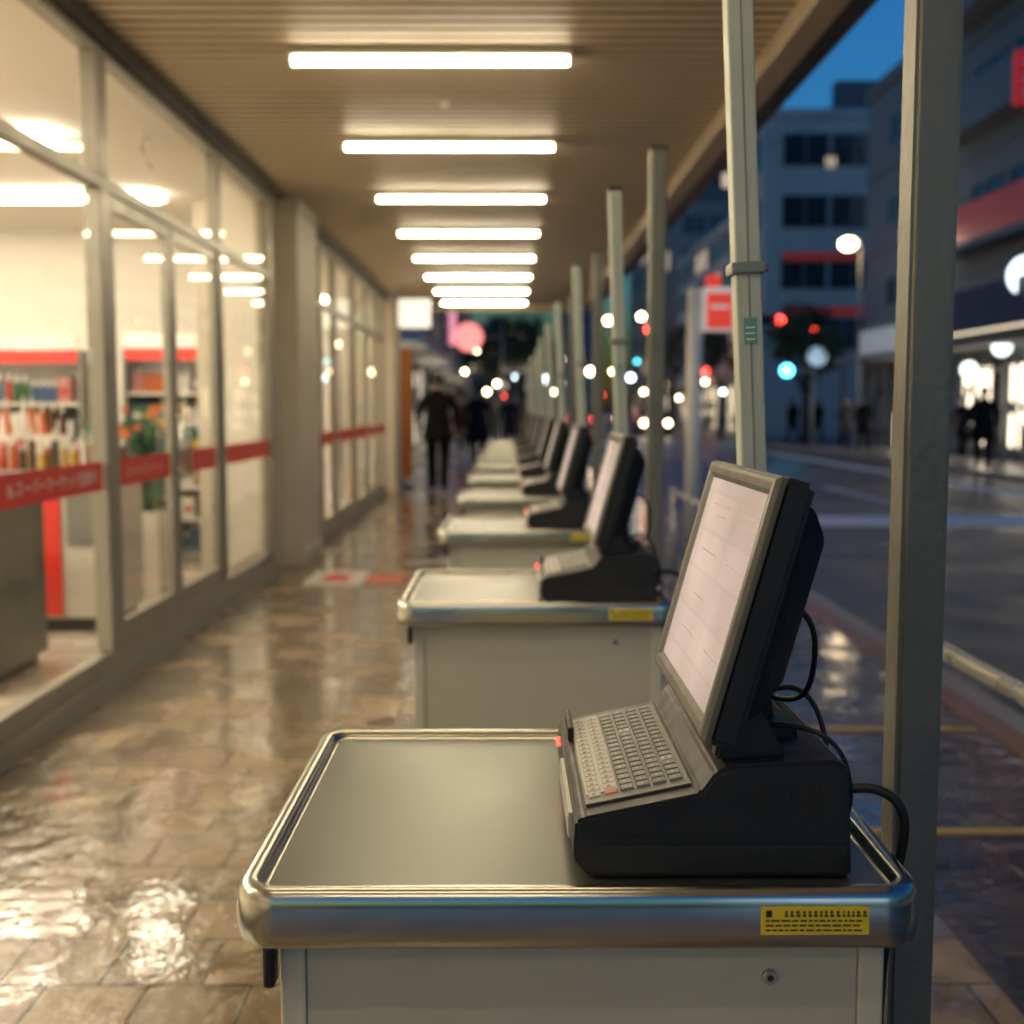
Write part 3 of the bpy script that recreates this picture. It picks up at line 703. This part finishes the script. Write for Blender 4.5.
def car(x,y,face,colr,nm):
    g = Grp('car',(x,y,-0.12)); m = mat('car_paint_'+nm,colr,0.25,0.4,var=0.05)
    pr = [(-2.1,0.35),(-2.15,0.75),(-1.95,0.92),(-1.35,0.98),(-0.75,1.42),(0.85,1.45),(1.5,1.02),(2.0,0.9),(2.1,0.55),(2.05,0.3)]
    bm = bmesh.new(); 
    wd = lambda z: 0.86 if z < 1.1 else 0.66
    A = [bm.verts.new((x-wd(b),y+face*a,b-0.12)) for a,b in pr]; B = [bm.verts.new((x+wd(b),y+face*a,b-0.12)) for a,b in pr]
    for i in range(len(pr)): j=(i+1)%len(pr); bm.faces.new((A[i],B[i],B[j],A[j]))
    bm.faces.new(A); bm.faces.new(B[::-1]); bmesh.ops.recalc_face_normals(bm,faces=bm.faces)
    bmesh.ops.bevel(bm, geom=bm.edges[:], offset=0.05, segments=2, affect='EDGES')
    g.frombm('body',bm,m)
    gl = mat('car_glass',(0.02,0.025,0.03),0.08)
    for f_,a0,z0,a1,z1 in ((1,-1.33,1.03,-0.80,1.39),(1,1.47,1.07,0.92,1.41)):
        bm = bmesh.new(); e = 0.012*(1 if a0>0 else -1)
        bm.faces.new([bm.verts.new(p) for p in ((x-0.68,y+face*(a0+e),z0-0.1),(x+0.68,y+face*(a0+e),z0-0.1),(x+0.56,y+face*(a1+e),z1-0.1),(x-0.56,y+face*(a1+e),z1-0.1))])
        g.frombm('windscreen',bm,gl)
    for sx in (-1,1):
        for a in (-1.3,1.3):
            g.cyl('wheel',(x+sx*0.70,y+a,0.20),(x+sx*0.885,y+a,0.20),0.32,0.32,m_rub,20)
            g.cyl('hub',(x+sx*0.886,y+a,0.20),(x+sx*0.90,y+a,0.20),0.18,0.16,m_steel,12)
        bm = bmesh.new(); bmesh.ops.create_uvsphere(bm,u_segments=12,v_segments=8,radius=0.13); bmesh.ops.translate(bm,vec=(x+sx*0.62,y+face*2.09,0.58),verts=bm.verts)
        g.frombm('headlamp',bm,W_)
        bm = bmesh.new(); bmesh.ops.create_uvsphere(bm,u_segments=12,v_segments=8,radius=0.10); bmesh.ops.translate(bm,vec=(x+sx*0.68,y-face*2.08,0.70),verts=bm.verts)
        g.frombm('tail_lamp',bm,RD)
car(4.3,70,1,(0.3,0.3,0.32),'silver'); car(7.6,62,-1,(0.05,0.05,0.06),'black'); car(7.4,88,-1,(0.4,0.4,0.4),'white'); car(4.4,104,1,(0.2,0.02,0.02),'red'); car(7.5,120,-1,(0.1,0.12,0.2),'blue')

# ------------------------------------------------------------------ buildings
m_b1 = mat('facade_blue_grey',(0.25,0.26,0.27),0.7,var=0.12,scale=0.6)
m_b2 = mat('facade_pale',(0.56,0.56,0.54),0.7,var=0.12,scale=0.5)
m_b3 = mat('facade_dark',(0.14,0.15,0.16),0.7,var=0.15,scale=0.5)
m_bred = emis('facade_red_glow',(0.5,0.05,0.04),0.15,False,base=(0.5,0.06,0.05))  # faint glow put into the red of balcony front and bands, no lamp there
m_wd = mat('window_dark',(0.03,0.04,0.05),0.12,var=0.2)
m_fr = mat('window_frame',(0.25,0.26,0.28),0.5)
m_wl = emis('window_lit',(1,0.72,0.36),0.6,False)
m_shopl2 = emis('shop_window_bright',(1,0.84,0.60),3.0,True)
m_shopf = emis('shop_window_far',(1,0.80,0.5),1.3,False)
m_navy = mat('navy_awning',(0.015,0.03,0.10),0.6)
def building(name,x0,x1,y0,y1,h,m,floors,z0=3.9,lit=0.08,face='both',side=-1,bandred=False,ww=1.6,seed=0,shop=None,step=2.6,wh=1.5):
    rr = random.Random(seed)
    g = Grp(name,((x0+x1)/2,(y0+y1)/2,0))
    g.box('walls',x0,x1,y0,y1,-0.14,h,m)
    g.box('parapet',x0-0.12,x1+0.12,y0-0.12,y1+0.12,h+0.002,h+0.45,m)
    g.box('roof_unit',x0+0.35*(x1-x0),x0+0.6*(x1-x0),y0+0.3*(y1-y0),y0+0.5*(y1-y0),h+0.452,h+2.2,m_b3)
    bd = bmesh.new(); bl = bmesh.new(); bf = bmesh.new(); bs = bmesh.new()
    fh = (h-z0)/floors; sx = x0 if side < 0 else x1; s = side
    for f in range(floors):
        zb = z0+f*fh+0.25*fh; zt = zb+min(wh,fh*0.6)
        y = y0+0.8
        while y+ww < y1-0.4:
            t = bl if rr.random() < lit else bd
            xa,xb = sorted((sx+s*0.02,sx-s*0.3)); addbox(t,xa,xb,y,y+ww,zb,zt)
            for (a,b_,c,d) in ((y-0.07,y,zb-0.07,zt+0.07),(y+ww,y+ww+0.07,zb-0.07,zt+0.07),(y+ww/2-0.03,y+ww/2+0.03,zb,zt),(y,y+ww,zb-0.07,zb),(y,y+ww,zt,zt+0.07)):
                xa,xb = sorted((sx+s*0.06,sx-s*0.2)); addbox(bf,xa,xb,a,b_,c,d)
            y += step
        xa,xb = sorted((sx+s*0.10,sx-s*0.1)); addbox(bs,xa,xb,y0+0.1,y1-0.1,z0+f*fh-0.12,z0+f*fh+0.12)
        if face == 'both':
            x = x0+0.9
            while x+ww < x1-0.4:
                t = bl if rr.random() < lit else bd
                addbox(t,x,x+ww,y0-0.02,y0+0.3,zb,zt)
                for (a,b_,c,d) in ((x-0.07,x,zb-0.07,zt+0.07),(x+ww,x+ww+0.07,zb-0.07,zt+0.07),(x+ww/2-0.03,x+ww/2+0.03,zb,zt),(x,x+ww,zb-0.07,zb),(x,x+ww,zt,zt+0.07)):
                    addbox(bf,a,b_,y0-0.06,y0+0.2,c,d)
                x += ww+0.25
    for nm_,b_,mm in (('windows_dark',bd,m_wd),('windows_lit',bl,m_wl),('window_frames',bf,m_fr),('floor_bands',bs,m)):
        if len(b_.verts): g.frombm(nm_,b_,mm)
        else: b_.free()
    if shop:
        ma = shop; bg_ = bmesh.new(); bc = bmesh.new(); y = y0+0.5; k_ = 0
        while y+2.6 < y1-0.2:
            k_ += 1
            wd_ = rr.uniform(1.6,2.4)
            if k_ % 4 != 3:
                xa,xb = sorted((sx+s*0.03,sx-s*0.3)); addbox(bg_,xa,xb,y,y+wd_,rr.choice((0.35,0.9,0.1)),rr.uniform(2.2,2.75))
            xa,xb = sorted((sx+s*0.10,sx-s*0.2))
            for a in (y-0.1,y+1.15,y+2.4): addbox(bc,xa,xb,a,a+0.1,0.0,2.8)
            for q_ in range(7):
                a = y+rr.uniform(0.1,2.1); zq = rr.choice((0.35,0.35,1.2,1.7)); xa2,xb2 = sorted((sx+s*0.035,sx+s*0.09)); addbox(bc,xa2,xb2,a,a+rr.uniform(0.1,0.35),zq,zq+rr.uniform(0.2,0.9))
            y += 2.7
        g.frombm('shop_windows',bg_,ma); g.frombm('shop_mullions',bc,m_b3)
        xa,xb = sorted((sx+s*1.1,sx)); g.box('canopy',xa,xb,y0+0.2,y1-0.2,2.95,3.15,m)
    return g
B1 = building('office_building',13,26,20,34.2,21,m_b1,5,z0=5.2,lit=0.0,face='none',seed=1,shop=m_shopl2,ww=2.0)
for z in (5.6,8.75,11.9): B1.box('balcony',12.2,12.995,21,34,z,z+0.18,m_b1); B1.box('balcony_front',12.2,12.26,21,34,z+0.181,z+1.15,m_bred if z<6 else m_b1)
B1.box('navy_fascia',11.6,12.9,20.5,33.8,3.16,4.35,m_navy,0.03)
B1.box('fascia_light_line',11.58,11.599,20.5,33.8,3.2,3.26,m_shopf)
m_redsign = emis('red_sign_lit',(0.8,0.03,0.03),0.3,False,base=(0.6,0.03,0.03))
B1.box('projecting_sign',11.66,12.195,27.5,27.7,8.3,9.5,m_redsign,0.02)
for i in range(3):
    B1.box('sign_glyph',11.80,12.05,27.485,27.499,8.42+i*0.36,8.64+i*0.36,m_wtxt)
B2 = building('apartment_building',13.2,24,34.6,43.7,12.4,m_b1,3,z0=4.2,lit=0.0,face='none',seed=2,shop=m_shopl2,ww=1.1,step=4.6,wh=0.9)
B2.box('shop_sign_band',12.9,13.19,35,43.5,3.2,4.1,emis('sign_band_lit',(0.7,0.75,0.8),0.22,False,base=(0.5,0.5,0.5)))
B2.cyl('antenna',(14.0,37,12.85),(14.0,37,15.5),0.03,0.02,m_dpole,8)
B3 = building('office_building',13.0,24,60,64.5,15.8,m_b2,4,z0=3.6,lit=0.0,seed=3,ww=2.2,shop=m_shopf)
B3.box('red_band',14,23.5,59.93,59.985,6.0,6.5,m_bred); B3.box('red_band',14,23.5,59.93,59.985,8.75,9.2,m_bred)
B3.box('lit_panel',16.0,16.5,59.96,59.979,13.4,13.9,m_wl)
building('office_building',13.3,24,65,92,12.2,m_b2,4,lit=0.12,seed=4,ww=1.8,shop=m_shopf)
building('office_building',13,24,94,125,17,m_b1,5,lit=0.1,seed=5,ww=1.8,shop=m_shopf)
building('office_tower',16,26,128,150,30,m_b3,9,lit=0.12,seed=6,ww=1.8)
building('office_building',8,13,165,190,18,m_b1,5,lit=0.25,seed=7,ww=1.8,shop=m_shopf)
building('office_building',-14,-3.2,28,48,9,m_b2,2,lit=0.15,seed=8,side=1,shop=m_shopl2)
building('office_building',-16,-3.5,50,80,8.5,m_b2,2,lit=0.2,seed=9,side=1,shop=m_shopl2)
building('office_building',-16,-4,84,130,11,m_b1,3,lit=0.2,seed=10,side=1,shop=m_shopf)
building('office_building',-8,5,200,220,15,m_b3,4,lit=0.3,seed=11,shop=m_shopf)
g = Grp('overhead_wires',(8,30,9)); 
for a,b in (((12.2,30,11.3),(9,60,14.5)),((12.2,30,11.0),(8,60,13))):
    g.tube('wire',[a,((a[0]+b[0])/2,45,min(a[2],b[2])-0.4),b],0.015,m_black)

# ------------------------------------------------------------------ trees
m_bark = mat('bark',(0.06,0.045,0.035),0.85)
m_leaf = mat('leaves',(0.04,0.07,0.03),0.6,var=0.5,scale=1.5)
def tree(x,y,h,cr,seed):
    rr = random.Random(seed); g = Grp('tree',(x,y,0))
    bm = bmesh.new(); addcyl(bm,(x,y,-0.05),(x,y,h*0.5),0.16,0.10,10)
    tips = []
    for i in range(7):
        a = 2*math.pi*i/7+rr.uniform(-.3,.3); zz = h*rr.uniform(0.35,0.5)
        t = (x+math.cos(a)*cr*rr.uniform(.4,.8),y+math.sin(a)*cr*rr.uniform(.4,.8),h*rr.uniform(0.6,0.9))
        addcyl(bm,(x,y,zz),t,0.07,0.02,6); tips.append(t)
    g.frombm('trunk',bm,m_bark,True)
    bm = bmesh.new()
    cl = tips+[(x+rr.uniform(-.5,.5)*cr,y+rr.uniform(-.5,.5)*cr,h*rr.uniform(.6,.98)) for _ in range(9)]
    for c in cl:
        rc = cr*rr.uniform(0.25,0.45)
        for _ in range(230):
            d = Vector((rr.gauss(0,1),rr.gauss(0,1),rr.gauss(0,.8))); d = d.normalized()*rc*rr.uniform(.3,1.1)
            p = Vector(c)+d; s = rr.uniform(.05,.11)
            e = Euler((rr.uniform(0,6),rr.uniform(0,6),rr.uniform(0,6))).to_matrix()
            bm.faces.new([bm.verts.new(p+e@Vector(v)*s) for v in ((-1,0,0),(0,-.6,0),(1,0,0),(0,.6,0))])
    g.frombm('foliage',bm,m_leaf)
tree(0.6,52,5.2,2.0,1); tree(-0.9,66,6,2.0,2); tree(11.3,44.5,5.0,1.7,3); tree(11.2,62,5.8,2.0,4); tree(11.2,80,6.5,2.4,5); tree(1.2,85,7,2.4,6)

# ------------------------------------------------------------------ people
m_skin = mat('skin',(0.45,0.27,0.19),0.5); m_hair = mat('hair_black',(0.015,0.012,0.010),0.5)
m_shoe = mat('shoe',(0.02,0.018,0.016),0.4)
def skin_mesh(verts, edges, radii, roots):
    me = bpy.data.meshes.new('tmp'); me.from_pydata(verts, edges, []); ob = bpy.data.objects.new('tmp', me); COL.objects.link(ob)
    md = ob.modifiers.new('s','SKIN'); md.use_smooth_shade = True
    if not me.skin_vertices: return None
    sv = me.skin_vertices[0].data
    for i,r in enumerate(radii): sv[i].radius = r if isinstance(r,tuple) else (r,r); sv[i].use_root = i in roots
    ob.modifiers.new('ss','SUBSURF').levels = 1
    dg = bpy.context.evaluated_depsgraph_get(); dg.update()
    out = bpy.data.meshes.new_from_object(ob.evaluated_get(dg))
    bpy.data.objects.remove(ob); return out
def person(x,y,z,heading,coat,trous,h=1.75,stride=0.0,arm=0.0,long_coat=True,seed=0,bag=False,wide=1.0):
    mc = mat('coat_%d'%seed,coat,0.85,var=0.2,scale=8,spec=0.15); mt = mat('trousers_%d'%seed,trous,0.85,var=0.2,scale=8,spec=0.15)
    s = stride
    V = [(0,0,.95),(0,0,1.12),(0,.0,1.32),(0,-.01,1.45),(0,0,1.52),(0,.01,1.58)]
    Rr = [(.15,.11),(.145,.11),(.18,.12),(.11,.08),(.055,.055),(.055,.055)]
    E = [(0,1),(1,2),(2,3),(3,4),(4,5)]
    for sg,ph in ((-1,1),(1,-1)):
        b = len(V); ph *= s
        kn = (sg*.10, .20*ph+.03, .50); an = (sg*.095, .34*ph - (0.10 if ph<0 else 0), .09+(0.09 if ph<0 else 0)); to = (sg*.11, an[1]+.16, .045)
        V += [(sg*.09,0,.88),kn,an,to]; Rr += [.105,.08,.06,(.048,.035)]; E += [(0,b),(b,b+1),(b+1,b+2),(b+2,b+3)]
        b = len(V); pa = -ph*arm
        el = (sg*.26,-.03+.14*pa,1.16); wr = (sg*.26,.06+.30*pa,.93); pm = (sg*.255,.09+.33*pa,.86)
        V += [(sg*.18,-.01,1.41),el,wr,pm]; Rr += [.078,.062,.040,(.036,.022)]; E += [(2,b),(b,b+1),(b+1,b+2),(b+2,b+3)]
    roots = {0}
    for sg,ph in ((-1,1),(1,-1)):
        pa = -ph*s*arm; P0 = Vector((sg*.255,.09+.33*pa,.86))
        for k,(dy,ln) in enumerate(((-.027,.060),(-.009,.072),(.009,.076),(.026,.068))):
            b = len(V); p = P0+Vector((0,dy,-.01))
            V += [tuple(p),tuple(p+Vector((-sg*.004,.004,-.04))),tuple(p+Vector((-sg*.012,.010,-.045-ln*.5)))]; Rr += [.010,.009,.008]; E += [(b,b+1),(b+1,b+2)]; roots.add(b)
        b = len(V); p = P0+Vector((-sg*.012,.02,.02)); V += [tuple(p),tuple(p+Vector((-sg*.015,.035,-.03))),tuple(p+Vector((-sg*.02,.045,-.06)))]; Rr += [.012,.010,.008]; E += [(b,b+1),(b+1,b+2)]; roots.add(b)
    me = skin_mesh(V,E,Rr,roots)
    g = Grp('pedestrian',(x,y,z)); k = h/1.75
    if me:
        for m in (mc,mt,m_skin,m_shoe): me.materials.append(m)
        for p in me.polygons:
            c = p.center; p.use_smooth = True
            if c.z < .09 : p.material_index = 3
            elif abs(c.x) > .2 and c.z < .925: p.material_index = 2
            elif c.z > 1.50: p.material_index = 2
            elif c.z < (0.92) and abs(c.x) < .2: p.material_index = 1
            else: p.material_index = 0
        ob = g.add('body',me)
    bm = bmesh.new(); n = 18; hem = .62 if long_coat else .78; rs = []
    for zz,rx,ry in ((1.20,.155,.12),(1.0,.185,.14),(.88,.205,.16),(hem,.22,.17+.10*s),(hem+.005,.20,.155+.09*s)):
        rs.append([bm.verts.new((rx*math.cos(t)*(1+.03*math.sin(5*t)),ry*math.sin(t),zz)) for t in [2*math.pi*i/n for i in range(n)]])
    for a,b in zip(rs,rs[1:]):
        for i in range(n): bm.faces.new((a[i],a[(i+1)%n],b[(i+1)%n],b[i]))
    me2 = bpy.data.meshes.new('coat_skirt'); bm.to_mesh(me2); bm.free(); me2.materials.append(mc)
    for p in me2.polygons: p.use_smooth = True
    g.add('coat_skirt',me2)
    def lobe(name,c,r,sc,m,cut=None):
        bm = bmesh.new(); bmesh.ops.create_uvsphere(bm,u_segments=18,v_segments=12,radius=r); bmesh.ops.scale(bm,vec=sc,verts=bm.verts)
        if cut: bmesh.ops.delete(bm,geom=[v for v in bm.verts if cut(v.co)],context='VERTS')
        bmesh.ops.translate(bm,vec=c,verts=bm.verts); me3 = bpy.data.meshes.new(name); bm.to_mesh(me3); bm.free(); me3.materials.append(m)
        for p in me3.polygons: p.use_smooth = True
        g.add(name,me3)
    lobe('collar',(0,-.005,1.50),.085,(1,.9,.55),mc)
    lobe('head',(0,.02,1.65),.105,(.74,.90,1.10),m_skin)
    lobe('hair',(0,.008,1.665),.113,(.78,.93,1.08),m_hair,lambda c:(c.y>.045 and c.z<.05) or c.z<-.085)
    lobe('nose',(0,.118,1.64),.016,(.8,1.1,1.4),m_skin)
    lobe('mouth',(0,.106,1.602),.018,(1.2,.4,.3),mat('lips',(0.35,0.12,0.1),0.5))
    for sg in (-1,1):
        lobe('ear',(sg*.079,.015,1.645),.022,(.4,.8,1.3),m_skin); lobe('eye',(sg*.03,.106,1.66),.010,(1,.5,.7),m_hair)
    if bag:
        bm = bmesh.new(); addbox(bm,.28,.36,-.12,.16,.55,.80); bmesh.ops.bevel(bm,geom=bm.edges[:],offset=.02,segments=2,affect='EDGES')
        me4 = bpy.data.meshes.new('bag'); bm.to_mesh(me4); bm.free(); me4.materials.append(m_shoe); g.add('bag',me4)
    g.e.rotation_euler = (0,0,heading); g.e.scale = (k*wide,k*wide,k)
def person_at(px,feet,Y,zb,*a,**k): person((px-507)*Y/1170,Y,zb,*a,**k)
bk = (0.006,0.006,0.007); dk = (0.014,0.014,0.018)
person_at(438,0,18.6,0.001,0,bk,bk,h=1.88,stride=.8,arm=.6,long_coat=False,seed=1,wide=1.08)
person_at(478,0,24,0.001,0,(0.009,0.009,0.014),bk,h=1.78,stride=.6,arm=.5,seed=2,bag=True,wide=1.05)
person_at(509,0,32,0.001,0.2,dk,bk,h=1.75,stride=.4,arm=.4,seed=3)
person_at(527,0,42,0.001,math.pi,(0.12,0.10,0.09),bk,h=1.68,stride=.5,arm=.4,seed=4)
person_at(462,0,33,0.001,0,(0.10,0.03,0.03),bk,h=1.72,stride=.5,arm=.4,seed=12)
person_at(495,0,46,0.001,math.pi,(0.15,0.14,0.13),dk,h=1.7,stride=.5,arm=.4,seed=13)
person_at(983,0,25.5,0.001,2.6,bk,bk,h=1.80,stride=.15,arm=.2,long_coat=True,seed=5,wide=1.12)
person_at(963,0,31,0.001,-0.6,dk,bk,h=1.66,stride=.4,arm=.4,seed=6)
person_at(863,0,36,0.001,0,dk,bk,h=1.7,stride=.5,arm=.4,seed=7)
person_at(845,0,38,0.001,3,(0.1,0.09,0.09),bk,h=1.66,stride=.5,arm=.4,seed=8)
person_at(792,0,45,0.001,0.4,dk,dk,h=1.7,stride=.5,arm=.4,seed=9)
person_at(817,0,46,0.001,0.4,dk,dk,h=1.7,stride=.5,arm=.4,seed=10)
person_at(905,0,33,0.001,1.0,(0.2,0.04,0.04),bk,h=1.65,stride=.3,arm=.4,seed=11)
